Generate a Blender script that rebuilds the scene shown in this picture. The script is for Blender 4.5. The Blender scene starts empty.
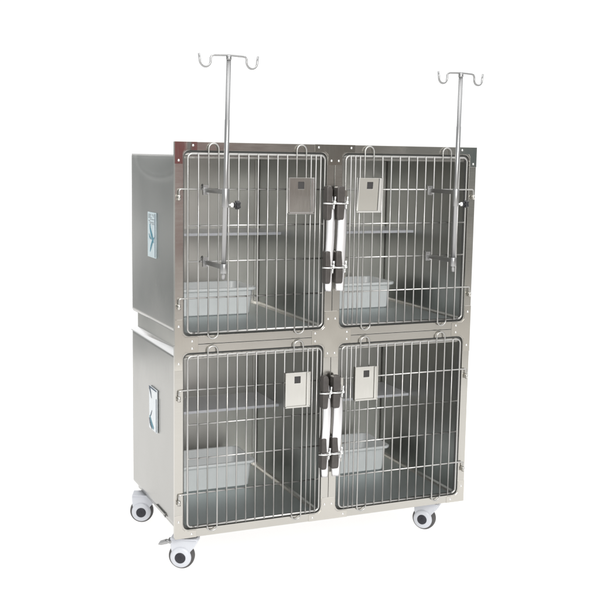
import bpy, bmesh, math, random
from mathutils import Vector, Matrix
random.seed(7)
S = bpy.context.scene
COL = S.collection
Z0 = 0.13            # height of the front frame's lower edge above the ground
PI = math.pi

# ------------------------------------------------------------------ materials
def nt(m):
    m.use_nodes = True
    return m.node_tree, m.node_tree.nodes, m.node_tree.links

def steel(name, col=(.58, .57, .545), rough=.24, stretch=(60, 60, 2), var=.10, wave=0.0, wscale=3.0, brush=.02, cvar=.06, smudge=.18):
    m = bpy.data.materials.new(name); t, N, L = nt(m)
    b = N['Principled BSDF']; b.inputs['Metallic'].default_value = 1
    tc = N.new('ShaderNodeTexCoord'); mp = N.new('ShaderNodeMapping'); mp.inputs['Scale'].default_value = stretch
    L.new(tc.outputs['Object'], mp.inputs[0])
    n = N.new('ShaderNodeTexNoise'); n.inputs['Scale'].default_value = 6; n.inputs['Detail'].default_value = 5
    L.new(mp.outputs[0], n.inputs['Vector'])
    r = N.new('ShaderNodeMapRange'); r.inputs['To Min'].default_value = max(.03, rough-var); r.inputs['To Max'].default_value = rough+var
    L.new(n.outputs['Fac'], r.inputs['Value']);     # faint handling marks and sheet tone
    n2 = N.new('ShaderNodeTexNoise'); n2.inputs['Scale'].default_value = 5; n2.inputs['Detail'].default_value = 6
    L.new(tc.outputs['Object'], n2.inputs['Vector'])
    sm = N.new('ShaderNodeMath'); sm.operation = 'MULTIPLY_ADD'; L.new(n2.outputs['Fac'], sm.inputs[0]); sm.inputs[1].default_value = smudge; L.new(r.outputs[0], sm.inputs[2])
    s2 = N.new('ShaderNodeMath'); s2.operation = 'SUBTRACT'; L.new(sm.outputs[0], s2.inputs[0]); s2.inputs[1].default_value = smudge*.5; s2.use_clamp = True
    L.new(s2.outputs[0], b.inputs['Roughness'])
    mx = N.new('ShaderNodeMix'); mx.data_type = 'RGBA'
    mx.inputs['A'].default_value = (*[c*(1-cvar) for c in col], 1); mx.inputs['B'].default_value = (*[min(1, c*(1+cvar)) for c in col], 1)
    L.new(n2.outputs['Fac'], mx.inputs['Factor']); L.new(mx.outputs['Result'], b.inputs['Base Color'])
    bp = N.new('ShaderNodeBump'); bp.inputs['Strength'].default_value = brush; bp.inputs['Distance'].default_value = .001
    L.new(n.outputs['Fac'], bp.inputs['Height'])
    if wave:
        n3 = N.new('ShaderNodeTexNoise'); n3.inputs['Scale'].default_value = wscale; n3.inputs['Detail'].default_value = 1
        L.new(tc.outputs['Object'], n3.inputs['Vector'])
        b2 = N.new('ShaderNodeBump'); b2.inputs['Strength'].default_value = 1; b2.inputs['Distance'].default_value = wave
        L.new(n3.outputs['Fac'], b2.inputs['Height']); L.new(b2.outputs[0], bp.inputs['Normal'])
    L.new(bp.outputs[0], b.inputs['Normal'])
    return m

def plastic(name, col, rough=.4, var=.05, spec=.5):
    m = bpy.data.materials.new(name); t, N, L = nt(m)
    b = N['Principled BSDF']; b.inputs['Roughness'].default_value = rough
    b.inputs['Specular IOR Level'].default_value = spec
    tc = N.new('ShaderNodeTexCoord'); n = N.new('ShaderNodeTexNoise'); n.inputs['Scale'].default_value = 35; n.inputs['Detail'].default_value = 6
    L.new(tc.outputs['Object'], n.inputs['Vector'])
    mx = N.new('ShaderNodeMix'); mx.data_type = 'RGBA'
    mx.inputs['A'].default_value = (*[c*(1-var) for c in col], 1); mx.inputs['B'].default_value = (*[min(1, c*(1+var)) for c in col], 1)
    L.new(n.outputs['Fac'], mx.inputs['Factor']); L.new(mx.outputs['Result'], b.inputs['Base Color'])
    bp = N.new('ShaderNodeBump'); bp.inputs['Strength'].default_value = .08; bp.inputs['Distance'].default_value = .001
    L.new(n.outputs['Fac'], bp.inputs['Height']); L.new(bp.outputs[0], b.inputs['Normal'])
    return m

M = {}
M['frame'] = steel('frame_steel', (.52, .505, .47), .20, (3, 60, 60), var=.05, wave=.0012, wscale=4, brush=.01)
M['gusset'] = steel('gusset_steel', (.55, .53, .49), .13, (40, 60, 3), var=.04, wave=.0010, wscale=9, brush=.01)
M['body'] = steel('body_steel', (.36, .356, .338), .23, (110, 110, 2), var=.06, wave=.005, wscale=2.0, brush=.012, cvar=.05)
M['liner'] = steel('liner_steel', (.63, .62, .59), .38, (70, 70, 1.5), var=.04, wave=.002, wscale=3, brush=.002)
M['floor'] = steel('compartment_floor_steel', (.56, .60, .60), .5, (3, 60, 60), var=.05, wave=.001, brush=.008)
M['partition'] = steel('partition_shaded_steel', (.40, .41, .395), .36, (60, 60, 1.2), var=.03, wave=.0015, wscale=2.5, brush=.0008, cvar=.03)  # darker copy of the liner steel, the right walls' shade put into its colour
M['shelf'] = plastic('shelf_light_tint', (.52, .53, .565), .3, .04)  # lilac light on the deck put into the colour, not a real coating
M['wire'] = steel('wire_steel', (.52, .515, .50), .33, (50, 50, 50), var=.06)
M['chrome'] = steel('bright_steel', (.82, .82, .81), .16, (50, 50, 8), var=.04, brush=.006)
M['fold'] = steel('fold_highlight_steel', (.84, .84, .84), .2, (3, 60, 60), var=.04, brush=.004)  # paler than the housing steel, the ledge's highlight put into its colour
M['pole'] = steel('pole_steel', (.40, .40, .40), .33, (60, 60, 4), var=.05)
M['card'] = steel('card_steel', (.62, .61, .575), .2, (60, 60, 3), var=.05, wave=.001, wscale=8, brush=.008)
M['handle'] = steel('handle_steel', (.86, .85, .86), .36, (50, 50, 8), var=.04, brush=.006)
M['gap_shade'] = plastic('gap_shade_dark', (.085, .088, .085), .5)
M['hole'] = plastic('dark_cutout', (.035, .033, .033), .6)
M['slot'] = plastic('slot_shade_dark', (.05, .045, .04), .7)  # shade inside the slot, painted as a dark block
M['grip'] = plastic('black_grip', (.065, .058, .054), .36, .5)
M['knob'] = plastic('black_knob', (.015, .015, .017), .3)
M['tray'] = plastic('tray_plastic', (.72, .745, .75), .35, .05)
M['white'] = plastic('caster_white', (.58, .595, .635), .35, .03)
M['tyre'] = plastic('tyre_rubber', (.075, .072, .072), .55, .15)
M['hub'] = plastic('hub_black', (.018, .018, .026), .45)
M['inkblue'] = plastic('label_blue', (.07, .25, .33), .5)
M['inkdark'] = plastic('label_dark', (.06, .09, .13), .5)
M['inkgrey'] = plastic('label_grey', (.25, .27, .28), .6)
M['paper'] = plastic('label_paper', (.58, .68, .71), .35, .12)
M['paperw'] = plastic('label_paper_white', (.74, .78, .80), .35, .08)

# ------------------------------------------------------------------ mesh builder
class MB:
    def __init__(s): s.bm = bmesh.new()
    def box(s, x0, x1, y0, y1, z0, z1):
        v = [s.bm.verts.new((x, y, z)) for x in (x0, x1) for y in (y0, y1) for z in (z0, z1)]
        for f in ((0, 1, 3, 2), (4, 6, 7, 5), (0, 4, 5, 1), (2, 3, 7, 6), (0, 2, 6, 4), (1, 5, 7, 3)):
            s.bm.faces.new([v[i] for i in f])
        return s
    def quad(s, pts):
        s.bm.faces.new([s.bm.verts.new(p) for p in pts]); return s
    def tube(s, pts, r, n=8, cap=True, smooth=True):
        pts = [Vector(p) for p in pts]
        rs = r if isinstance(r, (list, tuple)) else [r]*len(pts)
        T = []
        for i in range(len(pts)):
            a = pts[max(i-1, 0)]; b = pts[min(i+1, len(pts)-1)]
            T.append((b-a).normalized())
        up = Vector((0, 0, 1)) if abs(T[0].z) < .9 else Vector((0, 1, 0))
        u = T[0].cross(up).normalized()
        rings = []
        for i, p in enumerate(pts):
            u = (u - T[i]*u.dot(T[i])).normalized(); w = T[i].cross(u)
            rings.append([s.bm.verts.new(p + (u*math.cos(2*PI*k/n)+w*math.sin(2*PI*k/n))*rs[i]) for k in range(n)])
        for a, b in zip(rings, rings[1:]):
            for k in range(n):
                f = s.bm.faces.new((a[k], a[(k+1) % n], b[(k+1) % n], b[k])); f.smooth = smooth
        if cap:
            s.bm.faces.new(rings[0][::-1]); s.bm.faces.new(rings[-1])
        return s
    def lathe(s, prof, n=40, origin=(0, 0, 0), axis='y', smooth=True):
        """prof: list of (radius, offset along axis)"""
        o = Vector(origin); rings = []
        for r, a in prof:
            ring = []
            if r < 1e-6:
                p = {'y': Vector((0, a, 0)), 'z': Vector((0, 0, a)), 'x': Vector((a, 0, 0))}[axis]
                ring = [s.bm.verts.new(o+p)]
            else:
                for k in range(n):
                    c, q = r*math.cos(2*PI*k/n), r*math.sin(2*PI*k/n)
                    p = {'y': Vector((c, a, q)), 'z': Vector((c, q, a)), 'x': Vector((a, c, q))}[axis]
                    ring.append(s.bm.verts.new(o+p))
            rings.append(ring)
        for a, b in zip(rings, rings[1:]):
            for k in range(n):
                k2 = (k+1) % n
                if len(a) == 1 and len(b) == 1: continue
                if len(a) == 1: f = s.bm.faces.new((a[0], b[k], b[k2]))
                elif len(b) == 1: f = s.bm.faces.new((a[k], b[0], a[k2]))
                else: f = s.bm.faces.new((a[k], b[k], b[k2], a[k2]))
                f.smooth = smooth
        return s
    def prism(s, poly, a0, a1, axis='y'):
        """poly in the plane across the axis; for y: (x,z); for x: (y,z); for z: (x,y)"""
        def P(p, a): return {'y': (p[0], a, p[1]), 'x': (a, p[0], p[1]), 'z': (p[0], p[1], a)}[axis]
        A = [s.bm.verts.new(P(p, a0)) for p in poly]; B = [s.bm.verts.new(P(p, a1)) for p in poly]
        s.bm.faces.new(A); s.bm.faces.new(B[::-1])
        n = len(poly)
        for i in range(n): s.bm.faces.new((A[i], B[i], B[(i+1) % n], A[(i+1) % n]))
        return s
    def ring_sheet(s, outer, inner, y0, y1):
        """flat sheet in xz with a hole"""
        bm2 = s.bm; es = []
        loops = []
        for lp in (outer, inner):
            vs = [bm2.verts.new((x, y0, z)) for x, z in lp]; loops.append(vs)
            for i in range(len(vs)): es.append(bm2.edges.new((vs[i], vs[(i+1) % len(vs)])))
        g = bmesh.ops.triangle_fill(bm2, use_beauty=True, edges=es)
        fs = [f for f in g['geom'] if isinstance(f, bmesh.types.BMFace)]
        e = bmesh.ops.extrude_face_region(bm2, geom=fs)
        for v in e['geom']:
            if isinstance(v, bmesh.types.BMVert): v.co.y = y1
        return s
    def build(s, name, mat, parent=None, origin=(0, 0, 0), bevel=0, seg=2, label=None):
        o = Vector(origin)
        for v in s.bm.verts: v.co -= o
        bmesh.ops.recalc_face_normals(s.bm, faces=s.bm.faces)
        me = bpy.data.meshes.new(name); s.bm.to_mesh(me); s.bm.free()
        me.materials.append(mat)
        ob = bpy.data.objects.new(name, me); COL.objects.link(ob)
        ob.location = o
        if parent is not None:
            ob.parent = parent; ob.location = o - wloc(parent)
        if bevel:
            b = ob.modifiers.new('bevel', 'BEVEL'); b.width = bevel; b.segments = seg; b.limit_method = 'ANGLE'; b.angle_limit = math.radians(40)
            b.harden_normals = False
        if label: ob['label'] = label
        return ob

def wloc(o):
    v = Vector(o.location)
    while o.parent is not None:
        o = o.parent; v = v + Vector(o.location)
    return v

def thing(name, label, cat, loc, group=None):
    o = bpy.data.objects.new(name, None); COL.objects.link(o); o.location = loc; o.empty_display_size = .05
    o['label'] = label; o['category'] = cat
    if group: o['group'] = group
    return o

def rrect(x0, x1, z0, z1, r, n=6):
    P = []
    for cx, cz, a0 in ((x1-r, z1-r, 0), (x0+r, z1-r, 90), (x0+r, z0+r, 180), (x1-r, z0+r, 270)):
        for k in range(n+1):
            a = math.radians(a0+90*k/n); P.append((cx+r*math.cos(a), cz+r*math.sin(a)))
    return P

# ------------------------------------------------------------------ the cage
cage = thing('veterinary_cage', 'stainless steel bank of four barred animal cages on white casters', 'cage', (.6, .34, 0))
W = 1.2; H = 1.4
OX = [(.031, .569), (.631, 1.169)]
OZ = [(.030, .670), (.730, 1.371)]
TH = .015

# front frame: four punched sheets that meet on a hairline
mb = MB()
for i, (a, b) in enumerate(OX):
    for j, (c, d) in enumerate(OZ):
        X0, X1 = ((0, .5992), (.6008, W))[i]; A0, A1 = ((0, .6992), (.7008, H))[j]
        mb.ring_sheet([(X0, Z0+A0), (X1, Z0+A0), (X1, Z0+A1), (X0, Z0+A1)], rrect(a, b, Z0+c, Z0+d, .022), 0, TH)
frame = mb.build('front_frame', M['frame'], cage, (.6, 0, Z0+.7), bevel=.0012)
for (a, b) in OX:
    for (c, d) in OZ:
        MB().ring_sheet(rrect(a-.003, b+.003, Z0+c-.003, Z0+d+.003, .024), rrect(a+.0075, b-.0075, Z0+c+.0070, Z0+d-.0085, .017), TH+.0003, TH+.006).build('door_gap_shade', M['gap_shade'], frame, ((a+b)/2, TH, Z0+c), bevel=.001)  # dark ring stands in for the shadow in the gap round each door
# edge flanges behind each opening
for c in (1.345, .6535):
    MB().box(.03, 1.17, TH+.0065, .034, Z0+c, Z0+c+(.04 if c > 1 else .06)).build('inner_flange', M['liner'], frame, (.6, .02, Z0+c))

def gusset(poly, y=-.0016):
    return MB().prism([(x, Z0+z) for x, z in poly], y, .0006).build('gusset', M['gusset'], frame, bevel=.0005, seg=1)
e = .0005
gusset([(-e, 1.4+e), (-e, 1.325), (.028, 1.325), (.028, 1.362), (.034, 1.3715), (.08, 1.3715), (.08, 1.4+e)])
gusset([(W+e, 1.4+e), (1.12, 1.4+e), (1.12, 1.3735), (1.166, 1.3735), (1.172, 1.362), (1.172, 1.325), (W+e, 1.325)])
gusset([(.52, 1.4+e), (.52, 1.3735), (.562, 1.3735), (.572, 1.364), (.572, 1.327), (.628, 1.327), (.628, 1.364), (.638, 1.3735), (.68, 1.3735), (.68, 1.4+e)])
gusset([(.52, .727), (.562, .727), (.572, .737), (.572, .795), (.628, .795), (.628, .737), (.638, .727), (.68, .727),
        (.68, .673), (.638, .673), (.628, .663), (.628, .622), (.572, .622), (.572, .663), (.562, .673), (.52, .673)])
gusset([(-e, .79), (.028, .79), (.028, .737), (.038, .727), (.085, .727), (.085, .673), (.038, .673), (.028, .663), (.028, .61), (-e, .61)])
gusset([(W+e, .79), (W+e, .61), (1.172, .61), (1.172, .663), (1.162, .673), (1.115, .673), (1.115, .727), (1.162, .727), (1.172, .737), (1.172, .79)])
gusset([(.52, -e), (.52, .0265), (.562, .0265), (.572, .037), (.572, .085), (.628, .085), (.628, .037), (.638, .0265), (.68, .0265), (.68, -e)])
gusset([(-e, -e), (.08, -e), (.08, .0265), (.038, .0265), (.028, .037), (.028, .085), (-e, .085)])
gusset([(W+e, -e), (W+e, .085), (1.172, .085), (1.172, .037), (1.162, .0265), (1.12, .0265), (1.12, -e)])

RV = [(.065, 1.388), (.014, 1.337), (.535, 1.389), (.665, 1.389), (.586, 1.342), (.615, 1.342), (1.135, 1.389), (1.186, 1.337),
      (.014, .766), (.063, .712), (.063, .686), (.014, .634), (.585, .766), (.614, .766), (.534, .715), (.534, .685), (.585, .637), (.614, .637),
      (.663, .714), (.663, .687), (1.186, .766), (1.135, .714), (1.135, .687), (1.186, .634), (.585, .059), (.614, .059), (.536, .013), (.663, .013),
      (.014, .062), (.062, .013), (1.186, .062), (1.138, .013)]
for x, z in RV:
    MB().lathe([(.0, -.0042), (.0022, -.004), (.0038, -.0029), (.0044, -.0015), (.0044, -.0002)], 14, (x, 0, Z0+z)).build('rivet', M['chrome'], frame, (x, 0, Z0+z))

# housings ------------------------------------------------------------------
def side_sheet(mb, x, y0, y1, z0, z1, sgn, bulge, arcs, up=False):
    """thin side skin, gently pillowed, folded edge radius"""
    ny, nz = 60, 80; r = .008
    def grid(off):
        G = []
        for j in range(nz+1):
            row = []
            for i in range(ny+1):
                u, v = i/ny, j/nz
                y = y0+(y1-y0)*u; z = z0+(z1-z0)*v
                b = bulge*(math.sin(PI*u)**.8)*(math.sin(PI*v)**.8)
                for (cu, cv, su, sv, h) in arcs: b += h*math.exp(-((u-cu)/su)**2-((v-cv)/sv)**2)
                if up: b += .0009*math.exp(-((math.hypot((u-.45)*.65/3.6, (v-1.0)*.62)-.080+.02*(u-.5))/.011)**2)
                edge = min(z1-z, z-z0, y1-y)
                b -= max(0, (r-edge))*.55 if edge < r else 0
                row.append(mb.bm.verts.new((x+sgn*(b)+off, y, z)))
            G.append(row)
        return G
    A = grid(0); B = grid(-sgn*.004)
    for j in range(nz):
        for i in range(ny):
            for G in (A, B):
                f = mb.bm.faces.new((G[j][i], G[j][i+1], G[j+1][i+1], G[j+1][i])); f.smooth = True
    def strip(a, b, c, d): mb.bm.faces.new((a, b, c, d))
    for i in range(ny):
        strip(A[0][i], A[0][i+1], B[0][i+1], B[0][i]); strip(A[nz][i], A[nz][i+1], B[nz][i+1], B[nz][i])
    for j in range(nz):
        strip(A[j][0], A[j+1][0], B[j+1][0], B[j][0]); strip(A[j][ny], A[j+1][ny], B[j+1][ny], B[j][ny])

YB = .672
def housing(z0, z1, up):
    mb = MB()
    A = [(.30, .93, .5, .10, .0012), (.7, .55, .25, .12, .0010), (.3, .1, .3, .12, -.0008)] if up else [(.5, .8, .5, .15, .0006)]
    side_sheet(mb, .024, TH+.001, YB, Z0+z0, Z0+z1, -1, .0055 if up else .0015, A, up)
    side_sheet(mb, 1.176, TH+.001, YB, Z0+z0, Z0+z1, 1, .0020, A)
    mb.box(.0285, 1.1715, YB-.006, YB-.001, Z0+z0+.001, Z0+z1-.001)
    mb.box(.0285, 1.1715, TH+.002, YB-.0065, Z0+z1-.005, Z0+z1-.001)
    mb.box(.0285, 1.1715, TH+.002, YB-.0065, Z0+z0-.0005, Z0+z0+.002)
    return mb.build('housing', M['body'], cage, (.6, .34, Z0+z0), label='upper steel housing' if up else 'lower steel housing')
UP = housing(.730, 1.356, True)
LO = housing(.0165, .654, False)
# recessed neck between the two housings, and the base plinth
mb = MB()
mb.box(.0445, 1.1555, TH+.001, .657, Z0+.6545, Z0+.729)
mb.build('recessed_neck', M['frame'], cage, (.6, .34, Z0+.655), bevel=.002)
mb = MB(); y0, y1 = TH+.002, .668
A = [(.0205, y0, .6480), (.0455, y0, .6650), (.0455, y0, .6690), (.0205, y0, .6520)]
B = [(.0205, y1, .6490), (.0455, y1, .6600), (.0455, y1, .6640), (.0205, y1, .6530)]
A = [mb.bm.verts.new((p, q, Z0+r)) for p, q, r in A]; B = [mb.bm.verts.new((p, q, Z0+r)) for p, q, r in B]
mb.bm.faces.new(A); mb.bm.faces.new(B[::-1])
for k in range(4): mb.bm.faces.new((A[k], B[k], B[(k+1) % 4], A[(k+1) % 4]))
mb.build('ledge_highlight_fold', M['fold'], LO, (.04, .34, Z0+.66))  # slope shaped to catch light as the ledge's bright line
mb = MB(); mb.box(.04, 1.16, .02, .645, Z0-.0085, Z0+.016)
plinth = mb.build('base_plinth', M['body'], cage, (.6, .34, Z0-.008), bevel=.003)
# low-edge pull slot on the side of the lower housing
mb = MB(); mb.box(.0175, .0235, .19, .31, Z0+.026, Z0+.031); mb.box(.0175, .0235, .186, .19, Z0+.018, Z0+.031)
mb.build('side_lip', M['body'], LO, (.02, .25, Z0+.028), bevel=.001)
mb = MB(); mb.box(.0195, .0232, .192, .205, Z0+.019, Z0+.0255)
mb.build('lip_slot_shade', M['slot'], LO)

# compartment liners
YL = .652
def liner(x0, x1, z0, z1, parent):
    t = .003; mb = MB(); c = .012; y0 = TH+.0065
    # inner surfaces as a folded sheet: profile across x-z with coved lower corners, extruded in y
    prof = [(x0, z1), (x0, z0+c), (x0+c*.3, z0+c*.3), (x0+c, z0), (x1-c, z0), (x1-c*.3, z0+c*.3), (x1, z0+c), (x1, z1)]
    outp = [(x0-t, z1+t), (x0-t, z0+c*.6), (x0+c*.1-t*.3, z0-t*.2), (x0+c, z0-t), (x1-c, z0-t), (x1-c*.1+t*.3, z0-t*.2), (x1+t, z0+c*.6), (x1+t, z1+t)]
    n = len(prof); bm = mb.bm
    R = []
    for y in (y0, YL): R.append(([bm.verts.new((a, y, Z0+b)) for a, b in prof], [bm.verts.new((a, y, Z0+b)) for a, b in outp]))
    for k in range(n):
        k2 = (k+1) % n
        bm.faces.new((R[0][0][k], R[1][0][k], R[1][0][k2], R[0][0][k2]))
        bm.faces.new((R[0][1][k], R[0][1][k2], R[1][1][k2], R[1][1][k]))
        bm.faces.new((R[0][0][k], R[0][0][k2], R[0][1][k2], R[0][1][k]))
        bm.faces.new((R[1][0][k], R[1][1][k], R[1][1][k2], R[1][0][k2]))
    mb.box(x0-t, x1+t, YL+.0005, YL+.004, Z0+z0-t, Z0+z1+t)
    lin = mb.build('compartment_liner', M['liner'], parent, ((x0+x1)/2, .34, Z0+z0))
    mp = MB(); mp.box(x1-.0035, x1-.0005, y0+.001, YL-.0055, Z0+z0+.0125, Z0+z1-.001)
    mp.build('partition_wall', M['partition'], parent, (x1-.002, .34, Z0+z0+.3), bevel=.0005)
    # corner strip where the back sheet folds into the partition
    m2 = MB(); m2.box(x1-.022, x1-.006, YL-.005, YL-.0005, Z0+z0+.014, Z0+z1-.006)
    m2.build('corner_strip', M['liner'], parent, (x1-.02, YL, Z0+z0+.3), bevel=.002)
    # steel floor pan laid over the fold
    m3 = MB(); m3.box(x0+.014, x1-.020, y0+.004, YL-.004, Z0+z0+.0005, Z0+z0+.0025)
    m3.build('floor_pan', M['floor'], parent, ((x0+x1)/2, .34, Z0+z0), bevel=.0008)
    return lin

SH = []
for i, (x0, x1) in enumerate(((.034, .566), (.634, 1.166))):
    liner(x0, x1, .7335, 1.346, UP)
    liner(x0, x1, .0300, .645, LO)
    for z, par in ((1.052, UP), (.352, LO)):
        mb = MB(); yf = .408 if i == 0 else .402
        mb.box(x0+.002, x1-.002, yf, YL-.008, Z0+z, Z0+z+.004)       # deck
        mb.box(x0+.002, x1-.002, yf-.002, yf+.002, Z0+z-.0065, Z0+z+.0045)  # folded lip
        # raised ribs under the deck
        for k in range(3): mb.box(x0+.1+.15*k, x0+.13+.15*k, yf+.01, YL-.02, Z0+z-.006, Z0+z-.0005)
        mb.build('shelf', M['shelf'], par, ((x0+x1)/2, .53, Z0+z), bevel=.0012)

# information labels on the left side -----------------------------------------
def label_plate(z0, z1, y0, y1, x, blue, par, lab):
    mb = MB(); mb.box(x, x+.0045, y0, y1, Z0+z0, Z0+z1)
    o = mb.build('information_label', M['paper'] if blue else M['paperw'], par, (x, (y0+y1)/2, Z0+(z0+z1)/2), bevel=.0006, label=lab)
    return o
# (y decreases towards the viewer: u=0 far edge, u=1 near edge; v=0 bottom, v=1 top)
def stroke(mb, pts, wd, x, y0, y1, z0, z1):
    P = [Vector((y1-(y1-y0)*u, z0+(z1-z0)*v)) for u, v in pts]
    for a, b, w0, w1 in zip(P, P[1:], wd, wd[1:]):
        d = (b-a).normalized(); n = Vector((-d.y, d.x))
        poly = [a+n*w0, b+n*w1, b-n*w1, a-n*w0]
        mb.bm.faces.new([mb.bm.verts.new((x, q.x, Z0+q.y)) for q in poly])
LA = dict(y0=.285, y1=.391, z0=.975, z1=1.142)
XA = .0185-.001
def rect_uv(mb, u0, u1, v0, v1, x, y0, y1, z0, z1):
    mb.bm.faces.new([mb.bm.verts.new((x, y1-(y1-y0)*u, Z0+z0+(z1-z0)*v)) for u, v in ((u0, v0), (u1, v0), (u1, v1), (u0, v1))])
XA = .0135
upl = label_plate(.975, 1.142, .285, .391, XA, True, UP, 'pale blue grey label with mottled text and blue swooshes')
mb = MB()
x = XA-.0006
stroke(mb, [(.30, .74), (.36, .62), (.55, .48), (.78, .33)], [.003, .007, .010, .002], x, **LA)
stroke(mb, [(.85, .46), (.62, .36), (.42, .22), (.34, .12)], [.002, .006, .006, .002], x-.0003, **LA)
stroke(mb, [(.18, .52), (.30, .44), (.50, .40)], [.001, .004, .001], x-.0003, **LA)
mb.build('blue_swoosh', M['inkblue'], upl)
mb = MB()
rnd = random.Random(3)
for r in range(7):
    u = .12
    while u < .82:
        w = rnd.uniform(.04, .14)
        if rnd.random() < .7: rect_uv(mb, u, min(u+w, .86), .955-.034*r-.016, .955-.034*r, x, **LA)
        u += w+.04
mb.build('label_print', M['inkgrey'], upl)
mb = MB(); rect_uv(mb, .93, .995, .02, .98, x, **LA); mb.build('label_edge', M['inkdark'], upl)
LB = dict(y0=.286, y1=.390, z0=.313, z1=.478); x2 = .0165
lol = label_plate(.313, .478, .286, .390, x2, False, LO, 'white label with dark blue strokes at its corners')
mb = MB(); x = x2-.0006
stroke(mb, [(.0, .985), (.5, .98), (1., .975)], [.003, .0035, .002], x, **LB)
stroke(mb, [(.05, .97), (.2, .88), (.34, .74)], [.006, .006, .002], x-.0003, **LB)
stroke(mb, [(.40, .46), (.28, .36), (.12, .26)], [.002, .004, .001], x, **LB)
stroke(mb, [(.04, .24), (.16, .12), (.40, .02)], [.003, .007, .003], x-.0003, **LB)
rect_uv(mb, .94, .995, .02, .80, x-.0006, **LB)
mb.build('blue_strokes', M['inkdark'], lol)
mb = MB()
stroke(mb, [(.10, .30), (.35, .14), (.60, .05)], [.004, .008, .006], x-.0001, **LB)
mb.build('blue_swoosh', M['inkblue'], lol)

# ------------------------------------------------------------------ doors
def arc_pts(cx, cz, r, a0, a1, n=8):
    return [(cx+r*math.cos(math.radians(a0+(a1-a0)*k/n)), cz+r*math.sin(math.radians(a0+(a1-a0)*k/n))) for k in range(n+1)]

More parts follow.
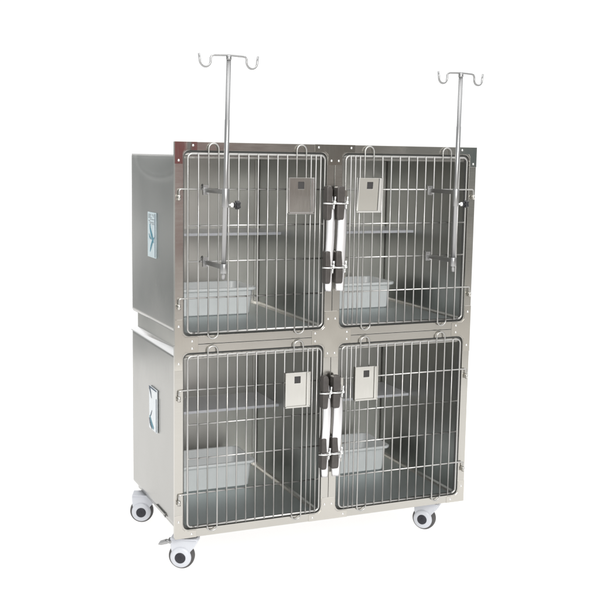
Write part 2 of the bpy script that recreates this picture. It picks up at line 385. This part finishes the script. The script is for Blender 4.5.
BX = [.045+.0365*k for k in range(13)]+[.502, .521, .5395, .558]
ROW = [.742, .864, .991, 1.115, 1.24, 1.360]
def make_door(right, low, card, lab, tilt=0.):
    X = (lambda v: W-v) if right else (lambda v: v)
    dz = Z0-(.7005 if low else 0)
    yw = -.0055; rb = .0027; rf = .0037
    mb = MB()
    x0, x1, z0, z1 = BX[0], BX[-1], ROW[0], ROW[-1]
    r = .016
    P = [(x0+r, z0)] + [(x1-r, z0)] + arc_pts(x1-r, z0+r, r, -90, 0)[1:] + arc_pts(x1-r, z1-r, r, 0, 90) + arc_pts(x0+r, z1-r, r, 90, 180) + arc_pts(x0+r, z0+r, r, 180, 270)[:-1] + [(x0+r, z0), (x0+r+.01, z0)]
    mb.tube([(X(a), yw, dz+b) for a, b in P], rf, 10)
    yb = yw-.0045
    hooks = {2: 3, 11: 12}
    skip = {3, 12}
    for k, bx in enumerate(BX[1:-1], 1):
        if k in skip: continue
        wob = random.uniform(-.0006, .0006)
        if k in hooks:
            b2 = BX[hooks[k]]; c = (bx+b2)/2; h = (b2-bx)/2
            zt = 1.3775 if not low else 1.375; zb = .7375
            Q = [(bx, zb)] + [(bx, zt)] + arc_pts(c, zt, h, 180, 0, 10)[1:] + [(b2, zb)] + arc_pts(c, zb, h, 0, -180, 10)[1:-1] + [(bx, zb), (bx, zb+.01)]
            mb.tube([(X(a), yb, dz+b) for a, b in Q], rb, 8)
        else:
            mb.tube([(X(bx), yb, dz+z0-.003), (X(bx+wob), yb, dz+(z0+z1)/2), (X(bx), yb, dz+z1+.003)], rb, 8)
    for i, rz in enumerate(ROW[1:-1], 1):
        if i in (1, 4):   # hinge rows run past the frame and turn down into the frame eyes
            Q = [(x1, rz), (x0, rz), (.019, rz), (.0155, rz-.001), (.0135, rz-.005), (.013, rz-.012), (.013, rz-.036)]
            mb.tube([(X(a), yw-(.004 if a < .03 else 0), dz+b) for a, b in Q], rb, 8)
        else:
            mb.tube([(X(x0), yw, dz+rz), (X(x1), yw, dz+rz)], rb, 8)
    cx = X(.3)
    d = mb.build('door', M['wire'], cage, (cx, 0, dz+1.05), label=lab)
    for i in (1, 4):
        rz = ROW[i]
        m = MB(); m.lathe([(.0033, -.018), (.0055, -.018), (.0055, 0), (.0033, 0)], 16, (X(.013), -.0095, dz+rz-.020), 'z')
        m.box(X(.013)-.003, X(.013)+.003, -.006, -.0005, dz+rz-.037, dz+rz-.021)
        m.build('hinge_eye', M['frame'], d)
    # card holder
    c0, c1, q0, q1 = card
    sx = .098; q0 += Z0; q1 += Z0
    yc = -.0225
    mb = MB(); sq0, sq1 = c0+.036, c0+.060; t0, t1 = q1-.040, q1-.014
    mb.ring_sheet([(c0, q0), (c1, q0), (c1, q1), (c0, q1)], [(sq0, t0), (sq1, t0), (sq1, t1), (sq0, t1)], yc, yc+.0015)
    ch = mb.build('card_holder', M['card'], d, ((c0+c1)/2, yc, (q0+q1)/2), bevel=.0004, seg=1)
    mb = MB()
    mb.box(c0-.0008, c0+.0035, yc-.0045, yc+.0125, q0-.001, q1+.001); mb.box(c1-.0035, c1+.0008, yc-.0045, yc+.0125, q0-.001, q1+.001)
    mb.box(c0-.0008, c1+.0008, yc-.0045, yc-.0002, q0-.0035, q0+.0025)
    mb.box(c1-.014, c1-.0036, yc-.0035, yc-.0022, q0+.002, q1-.0005)
    mb.build('holder_rail', M['chrome'] if not low else M['card'], ch, bevel=.0008)
    mb = MB(); mb.box(sq0-.003, sq1+.003, yc+.0022, yc+.0035, t0-.003, t1+.003); mb.build('holder_window', M['hole'], ch)
    ch.rotation_euler = (math.radians(tilt), 0, 0)
    # latch ------------------------------------------------------------
    lx0, lx1 = (.5475, .5795) if not right else (.5895, .6285)
    zt = 1.253; zb = .873
    if low: zt = .560; zb = .176
    zt += Z0; zb += Z0
    n = 26; mb = MB(); bm = mb.bm; rings = []
    bx0, bx1 = lx0+.005, lx1+.0025
    for k in range(n+1):
        v = k/n; z = zt-.036-(zt-.036-zb)*v
        bow = -.010*math.sin(PI*v)**1.0; sw = .0025*math.sin(2*PI*v+.4)
        tp = 1-.25*abs(2*v-1)**3
        c = (bx0+bx1)/2+sw; h = (bx1-bx0)/2*tp
        sec = [(-h, 0), (-h*.86, -.006), (-h*.15, -.0085), (h*.55, -.0135), (h*.97, -.010), (h, 0), (h*.7, .004), (-h*.7, .004)]
        rings.append([bm.verts.new((c+a, -.026+bow+b, z)) for a, b in sec])
    for a, b in zip(rings, rings[1:]):
        for k in range(8):
            f = bm.faces.new((a[k], a[(k+1) % 8], b[(k+1) % 8], b[k])); f.smooth = True
    bm.faces.new(rings[0]); bm.faces.new(rings[-1][::-1])
    lh = mb.build('latch_handle', M['handle'], d, ((bx0+bx1)/2, -.03, (zt+zb)/2), bevel=0)
    for (g1, g0) in ((zt, zt-.122), (zt-.232, zt-.352)):
        mb = MB(); s = 1
        zm = (g0+g1)/2
        for (a, b) in ((zm+.001, g1), (g0, zm-.001)):
            tpr = .0035
            up = b > zm+.01
            poly = [(lx0+(0 if up else tpr), a), (lx1-.004-(0 if up else tpr*.7), a), (lx1-.003-(tpr if up else 0)-(0 if up else 0), b-.004), (lx1-.007, b), (lx0+.004, b), (lx0+(tpr*.4), b-.004)]
            if not up: poly = [(lx0+tpr, a), (lx1-.0115, a), (lx1-.0085, a+.008), (lx1-.006, b), (lx0, b), (lx0, a+.014)]
            else: poly = [(lx0+.001, a), (lx1-.0065, a), (lx1-.006, b-.012), (lx1-.0105, b), (lx0+.006, b), (lx0+.002, b-.006)]
            mb.prism([(max(q, lx0+.0022), r) for q, r in poly], -.046, -.014)
        mb.build('latch_grip', M['grip'], d, ((lx0+lx1)/2, -.03, zm), bevel=.004, seg=3)
        mb = MB()
        zz = zm
        mb.tube([(lx0-.012, -.045, zz), (lx0+.010, -.053, zz-.001), (lx1-.004, -.052, zz-.001)], .0030, 10)
        mb.lathe([(0, -.0615), (.005, -.061), (.0066, -.057), (.006, -.050), (.0045, -.048)], 16, (lx1-.003, 0, zz+.003))
        mb.tube([(lx1-.003, -.052, zz), (lx1-.001, -.054, zz+.014), (lx1-.0, -.052, zz+.023)], [.0045, .0028, .0042], 10)
        mb.tube([(lx1-.004, -.050, zz-.004), (lx1-.003, -.047, zz-.022)], [.004, .0035], 10)
        mb.build('latch_bolt', M['chrome'], d)
    # bracket behind the latch fixing it to the door frame
    fx = X(.558)
    for zz in (zt-.06, zt-.292):
        mb = MB(); mb.box(min(fx, (lx0+lx1)/2)-.004, max(fx, (lx0+lx1)/2)+.004, -.0140, -.0100, zz-.045, zz+.045)
        mb.build('latch_plate', M['frame'], d, (fx, -.012, zz), bevel=.001)
    return d
make_door(False, False, (.411, .509, 1.157, 1.281), 'upper left barred door with a raised latch and grey card holder')
make_door(True, False, (.684, .782, 1.160, 1.282), 'upper right barred door with card holder beside its latch', 5.0)
make_door(False, True, (.409, .506, .452, .578), 'lower left barred door with pale card holder')
make_door(True, True, (.690, .784, .457, .581), 'lower right barred door with pale card holder')

# ------------------------------------------------------------------ casters
def caster(x, y, rz, lab, brake):
    R = .0475; zc = R+.0005
    e = bpy.data.objects.new('caster', None); COL.objects.link(e); e.parent = cage
    e.location = Vector((x, y, 0))-wloc(cage); e.rotation_euler = (0, 0, rz); e.empty_display_size = .03
    e['label'] = lab
    def put(mb, name, mat, bevel=0, seg=2):
        o = mb.build(name, mat, None, (0, 0, 0), bevel=bevel, seg=seg); o.parent = e; return o
    t = MB(); t.lathe([(.030, -.015), (.040, -.0155), (.0445, -.0135), (.0466, -.0095), (.0472, -.004), (.0475, 0), (.0472, .004), (.0466, .0095), (.0445, .0135), (.040, .0155), (.030, .015)], 56, (0, 0, zc))
    put(t, 'tyre', M['tyre'])
    # white fork with round cheek covers
    top = Z0-.0095
    cheek = []
    for a in range(150, 391, 10): cheek.append((.0385*math.cos(math.radians(a)), zc+.0385*math.sin(math.radians(a))))
    cheek += [(.046, zc+.034), (.062, top-.014), (.062, top-.004), (-.037, top-.004), (-.038, top-.014), (-.0365, zc+.030)]
    f = MB()
    f.prism(cheek, -.0225, -.0165); f.prism(cheek, .0165, .0225)
    crown = [(-.037, top-.004), (.062, top-.004), (.062, top-.014), (.050, zc+.046), (.030, zc+.0505), (-.028, zc+.0505), (-.037, top-.014)]
    f.prism(crown, -.0164, .0164)
    put(f, 'fork', M['white'], bevel=.0035, seg=3)
    for g in (-1, 1):
        f = MB(); f.lathe([(0, g*.031), (.018, g*.031), (.031, g*.0290), (.0365, g*.0258), (.0380, g*.0228)], 56, (0, 0, zc))
        put(f, 'wheel_cover', M['white'])
        h = MB(); h.lathe([(0, g*.0335), (.0175, g*.0335), (.0195, g*.0322), (.0200, g*.030)], 40, (0, 0, zc))
        put(h, 'hub_cap', M['hub'])
    bt = MB(); bt.lathe([(0, -.0352), (.0048, -.0350), (.0055, -.0342), (.0055, -.0334)], 6, (0, 0, zc), smooth=False); put(bt, 'axle_bolt', M['hub'])
    p = MB(); p.box(-.036, .060, -.034, .034, top-.0035, top+.0005)
    p.lathe([(.0, top-.012), (.020, top-.012), (.022, top-.004), (0, top-.0036)], 28, (.015, 0, 0), 'z')
    put(p, 'mounting_plate', M['white'], bevel=.001)
    if brake:
        b = MB()
        b.tube([(-.030, -.012, top-.020), (-.040, -.018, top-.016), (-.052, -.026, top-.015)], [.007, .008, .0055], 10)
        b.prism([(-.045, top-.011), (-.056, top-.011), (-.078, top-.019), (-.080, top-.026), (-.070, top-.027), (-.046, top-.021)], -.034, -.008)
        b.tube([(-.043, -.036, top-.012), (-.043, .0, top-.012)], .005, 10)
        put(b, 'brake_pedal', M['pole'], bevel=.0018)
    return e
caster(.043, .052, math.radians(-30), 'front left caster with steel brake pedal', True)
caster(1.073, .085, math.radians(-48), 'front right caster', False)
caster(.036, .575, math.radians(-22), 'rear left caster', False)
caster(1.05, .590, math.radians(-30), 'rear right caster', False)

# ------------------------------------------------------------------ litter trays
def tray(x, y, z, lab):
    t = thing('litter_tray', lab, 'tray', (x, y, z), 'plastic litter trays on the compartment floors')
    hw, hd, h = .200, .118, .109
    def ring(sx, sy, zz, r, n=6):
        return [(a, b, zz) for a, b in rrect(-sx, sx, -sy, sy, r, n)]
    tp = .026
    rings = [ring(hw-tp-.006, hd-tp*.7-.006, 0, .015), ring(hw-tp, hd-tp*.7, .005, .018), ring(hw-.010-.004, hd-.012, h-.012, .024),
             ring(hw-.001, hd-.001, h-.011, .030), ring(hw, hd, h-.002, .030), ring(hw-.002, hd-.002, h, .029),
             ring(hw-.012, hd-.012, h, .024), ring(hw-.014, hd-.014, h-.002, .023), ring(hw-tp-.003, hd-tp*.7-.003, .007, .016), ]
    mb = MB(); R = [[mb.bm.verts.new((x+a, y+b, z+c)) for a, b, c in r] for r in rings]
    n = len(R[0])
    for a, b in zip(R, R[1:]):
        for k in range(n):
            f = mb.bm.faces.new((a[k], a[(k+1) % n], b[(k+1) % n], b[k])); f.smooth = True
    mb.bm.faces.new(R[0][::-1]); mb.bm.faces.new(R[-1])
    o = mb.build('tub', M['tray'], t, (x, y, z), bevel=.0012)
    mb = MB()
    for k in range(-3, 4):
        mb.box(x+k*.045-.002, x+k*.045+.002, y-hd+.0205, y-hd+.026, z+.012, z+h-.03)
    return t
zt_, zb_ = Z0+.7335+.0026, Z0+.030+.0026
tray(.252, .480, zt_, 'pale grey plastic litter tray on the floor of the upper left cage')
tray(.868, .480, zt_, 'pale grey plastic litter tray on the floor of the upper right cage')
tray(.258, .490, zb_, 'pale grey plastic litter tray on the floor of the lower left cage')
tray(.872, .490, zb_, 'pale grey plastic litter tray on the floor of the lower right cage')

# ------------------------------------------------------------------ IV poles
def iv_pole(xb, xt, ztop, xw, yaw, lab, flip):
    yp = -.2
    t = thing('iv_pole', lab, 'drip stand', (xb, yp, Z0+.95), 'steel drip poles clamped to the upper doors')
    zb = Z0+.950; zt = Z0+ztop
    def px(z): return xb+(xt-xb)*(z-zb)/(zt-zb)
    mb = MB()
    z1 = Z0+.985
    zs = Z0+1.47
    mb.tube([(px(zb), yp, zb), (px(z1), yp, z1)], .0062, 20)
    mb.tube([(px(z1), yp, z1), (px(zs), yp, zs), (px(zs), yp, zs+.001), (px(zt), yp, zt-.004)], [.0082, .0082, .0074, .0074], 24)
    mb.build('pole', M['pole'], t, (xb, yp, zb))
    # hook head: one bent rod with a hook at both ends
    c = Vector((px(zt), yp, zt)); ca, sa = math.cos(yaw), math.sin(yaw)
    L = .062; r = .0185; P = []
    P += [(-L-2*r-.003, .004), (-L-2*r, -.014)] + arc_pts(-L-r, -.018, r, 180, 360, 10) + [(-L, -.008), (-L+.004, -.001), (-L+.012, .001)]
    P += [(0, .003), (L-.012, .001), (L-.004, -.001), (L, -.008)] + arc_pts(L+r, -.018, r, 180, 360, 10) + [(L+2*r, -.014), (L+2*r+.003, .004)]
    mb = MB(); mb.tube([c+Vector((a*ca, a*sa, b)) for a, b in P], .0033, 10)
    mb.lathe([(0, .004), (.005, .003), (.0088, -.001), (.0088, -.010), (.0076, -.012)], 20, tuple(c), 'z')
    mb.build('hook_head', M['pole'], t, tuple(c))
    for i, z in enumerate((Z0+1.237, Z0+.990)):
        mb = MB(); p = px(z)
        # flat arm from the door wires out to the sleeve
        mb.prism([(xw-.0035, -.020), (xw+.0035, -.020), (p+.006, yp+.006), (p-.006, yp+.006)], z-.007, z+.008, 'z')
        # sleeve round the pole
        zlo = z-(.050 if i == 0 else .020)
        mb.lathe([(.0083, 0), (.0118, 0), (.0118, z+.012-zlo), (.0083, z+.012-zlo)], 24, (p, yp, zlo), 'z')
        mb.build('bracket_arm', M['pole'], t, (p, -.1, z), bevel=.0012)
        # hook clamp gripping the bars
        mb = MB()
        mb.box(xw-.009, xw+.010, -.024, -.0145, z-.016, z+.017)
        mb.tube([(xw-.006, -.016, z+.012), (xw-.006, -.006, z+.019), (xw-.006, .003, z+.015), (xw-.006, .003, z+.004)], .0028, 8)
        mb.tube([(xw+.004, -.020, z-.006), (xw+.004, -.034, z-.008)], .005, 10)
        mb.build('clamp', M['grip'] if False else M['pole'], t, (xw, -.02, z), bevel=.0015)
    z = Z0+1.195; p = px(z)
    mb = MB(); mb.tube([(p+.010, yp, z), (p+.034, yp, z)], .0036, 12); mb.lathe([(0, .018), (.007, .018), (.008, .021), (.008, .027), (.0, .028)], 6, (p, yp, z), 'x', False)
    mb.build('knob_screw', M['chrome'], t)
    mb = MB(); n = 40; bm = mb.bm
    pts = [((.0125+.0028*math.cos(5*2*PI*k/n))*math.cos(2*PI*k/n), (.0125+.0028*math.cos(5*2*PI*k/n))*math.sin(2*PI*k/n)) for k in range(n)]
    mb.prism([(yp+a, z+b) for a, b in pts], p+.036, p+.050, 'x')
    mb.lathe([(.0085, .029), (.0085, .036)], 20, (p, yp, z), 'x')
    mb.build('clamp_knob', M['knob'], t, (p+.04, yp, z), bevel=.0025, seg=3)
    return t
iv_pole(.106, .120, 1.672, .103, math.radians(2), 'steel drip pole with two hooks clamped to the upper left door', 0)
iv_pole(.987, .992, 1.655, .987, math.radians(8), 'steel drip pole with two hooks clamped to the upper right door', 1)

# ------------------------------------------------------------------ ground: translucent white sheet added to wash out shadows, lit from below
mb = MB(); bm = mb.bm
n = 96; c = bm.verts.new((.6, .3, 0)); ring = [bm.verts.new((.6+4*math.cos(2*PI*k/n), .3+4*math.sin(2*PI*k/n), 0)) for k in range(n)]
for k in range(n): bm.faces.new((c, ring[k], ring[(k+1) % n]))
gm = bpy.data.materials.new('shadowless_white'); t, N, L = nt(gm)
N.remove(N['Principled BSDF']); out = N['Material Output']
tr = N.new('ShaderNodeBsdfTranslucent'); tr.inputs['Color'].default_value = (.98, .97, .96, 1)
df = N.new('ShaderNodeBsdfDiffuse'); df.inputs['Color'].default_value = (.85, .85, .85, 1)
tc = N.new('ShaderNodeTexCoord'); nz = N.new('ShaderNodeTexNoise'); nz.inputs['Scale'].default_value = 3
L.new(tc.outputs['Object'], nz.inputs['Vector'])
mr = N.new('ShaderNodeMapRange'); mr.inputs['To Min'].default_value = .28; mr.inputs['To Max'].default_value = .32
L.new(nz.outputs['Fac'], mr.inputs['Value'])
ms = N.new('ShaderNodeMixShader'); L.new(mr.outputs[0], ms.inputs[0]); L.new(tr.outputs[0], ms.inputs[1]); L.new(df.outputs[0], ms.inputs[2]); L.new(ms.outputs[0], out.inputs['Surface'])
g = mb.build('ground', gm, None)
g['kind'] = 'structure'

# ------------------------------------------------------------------ world: studio environment by direction
w = bpy.data.worlds.new('World'); S.world = w; w.use_nodes = True
N = w.node_tree.nodes; L = w.node_tree.links
tc = N.new('ShaderNodeTexCoord'); sp = N.new('ShaderNodeSeparateXYZ'); L.new(tc.outputs['Generated'], sp.inputs[0])
def mth(op, a, b=None, c=None, clamp=False):
    n = N.new('ShaderNodeMath'); n.operation = op; n.use_clamp = clamp
    for i, v in enumerate((a, b, c)):
        if v is None: continue
        if isinstance(v, (int, float)): n.inputs[i].default_value = v
        else: L.new(v, n.inputs[i])
    return n.outputs[0]
def smooth(v, a, b, lo=0., hi=1.):
    n = N.new('ShaderNodeMapRange'); n.interpolation_type = 'SMOOTHSTEP'
    L.new(v, n.inputs['Value']); n.inputs['From Min'].default_value = a; n.inputs['From Max'].default_value = b
    n.inputs['To Min'].default_value = lo; n.inputs['To Max'].default_value = hi
    return n.outputs[0]
def mixc(f, a, b):
    n = N.new('ShaderNodeMix'); n.data_type = 'RGBA'; n.clamp_factor = True
    if isinstance(f, (int, float)): n.inputs['Factor'].default_value = f
    else: L.new(f, n.inputs['Factor'])
    for k, v in (('A', a), ('B', b)):
        if isinstance(v, tuple): n.inputs[k].default_value = (*v, 1)
        else: L.new(v, n.inputs[k])
    return n.outputs['Result']
x, y, z = sp.outputs
hl = mth('MAXIMUM', mth('SQRT', mth('ADD', mth('MULTIPLY', x, x), mth('MULTIPLY', y, y))), .001)
fd = mth('DIVIDE', mth('ADD', mth('MULTIPLY', x, math.sin(.43)), mth('MULTIPLY', y, math.cos(.43))), hl)
fwd = smooth(fd, .78, .90)
a = mth('ARCTAN2', x, mth('MULTIPLY', y, -1.))        # 0 = straight back past the camera
el = z
nz = N.new('ShaderNodeTexNoise'); nz.inputs['Scale'].default_value = 5; nz.inputs['Detail'].default_value = 3; L.new(tc.outputs['Generated'], nz.inputs['Vector'])
# horizon band
col = mixc(smooth(nz.outputs['Fac'], .35, .65), (.20, .20, .19), (.46, .46, .45))
def blob(ca, wa, ce, we):
    da = mth('DIVIDE', mth('SUBTRACT', a, ca), wa); de = mth('DIVIDE', mth('SUBTRACT', el, ce), we)
    return mth('EXPONENT', mth('MULTIPLY', mth('ADD', mth('MULTIPLY', da, da), mth('MULTIPLY', de, de)), -1.))
back_up = smooth(el, .02, .4)
col = mixc(back_up, col, (.85, .86, .87))
# ground-side of the room: pale beige
low = smooth(el, -.07, -.17)
col = mixc(low, col, (.90, .875, .83))
# coloured things in the room behind the camera
col = mixc(blob(.292, .052, -.02, .085), col, (.33, .065, .075))
col = mixc(blob(.445, .022, -.035, .018), col, (.42, .25, .17))
col = mixc(blob(.60, .040, .01, .03), col, (.07, .14, .16))
# left side, darker grey
lf = mth('DIVIDE', mth('MULTIPLY', x, -1.), hl)
leftmask = smooth(lf, .0, .25)
lcol = mixc(smooth(el, -.17, -.21), mixc(smooth(nz.outputs['Fac'], .40, .60), (.62, .64, .64), (1.05, 1.06, 1.05)), (.95, .93, .90))
lb = mth('ADD', mth('MULTIPLY', mth('SINE', mth('ADD', mth('MULTIPLY', el, 52.), mth('MULTIPLY', nz.outputs['Fac'], 5.))), .5), .5)
lcol = mixc(mth('MULTIPLY', lb, smooth(el, -.23, -.15)), lcol, (.34, .36, .36))
lcol = mixc(smooth(el, .05, .5), lcol, (.55, .56, .57))
col = mixc(leftmask, col, lcol)
col = mixc(fwd, col, (1.12, 1.12, 1.12))
col = mixc(smooth(el, .62, .85), col, (2.3, 2.3, 2.3))
col = mixc(smooth(el, -.36, -.50), col, (1.43, 1.43, 1.43))  # added light from below that keeps the ground sheet white
bg = N['Background']; L.new(col, bg.inputs['Color']); bg.inputs['Strength'].default_value = 1.0
try: w.cycles.sampling_method = 'MANUAL'; w.cycles.sample_map_resolution = 1024
except Exception: pass

# ------------------------------------------------------------------ camera
cam = bpy.data.cameras.new('camera'); co = bpy.data.objects.new('camera', cam); COL.objects.link(co); S.camera = co
cam.sensor_width = 36; cam.lens = 1052.05/600*36; cam.clip_end = 200; cam.clip_start = .05
yaw, pit, rol = .4145225, -.1367315, .0161423
fw = Vector((math.sin(yaw)*math.cos(pit), math.cos(yaw)*math.cos(pit), math.sin(pit)))
rt = Vector((math.cos(yaw), -math.sin(yaw), 0)); up = rt.cross(fw)
r2 = rt*math.cos(rol)+up*math.sin(rol); u2 = -rt*math.sin(rol)+up*math.cos(rol)
m = Matrix((r2, u2, -fw)).transposed().to_4x4(); m.translation = Vector((-1.04958, -3.45630, 1.36031+Z0))
co.matrix_world = m
S.render.resolution_x = 1024; S.render.resolution_y = 1024
S.view_settings.view_transform = 'Standard'; S.view_settings.look = 'None'; S.view_settings.exposure = 0; S.view_settings.gamma = 1
S.render.engine = 'CYCLES'; S.cycles.max_bounces = 10; S.cycles.glossy_bounces = 8; S.cycles.diffuse_bounces = 4

# fill light added high behind the camera to brighten the compartments
ld = bpy.data.lights.new('added_fill', 'AREA'); ld.shape = 'DISK'; ld.size = 2.0; ld.energy = 130; ld.color = (1, .985, .96)
lo = bpy.data.objects.new('added_fill', ld); COL.objects.link(lo); lo.location = (-.3, -4.0, 2.6)
lo.rotation_euler = (Vector((.6, .3, .7))-Vector(lo.location)).to_track_quat('-Z', 'Y').to_euler()
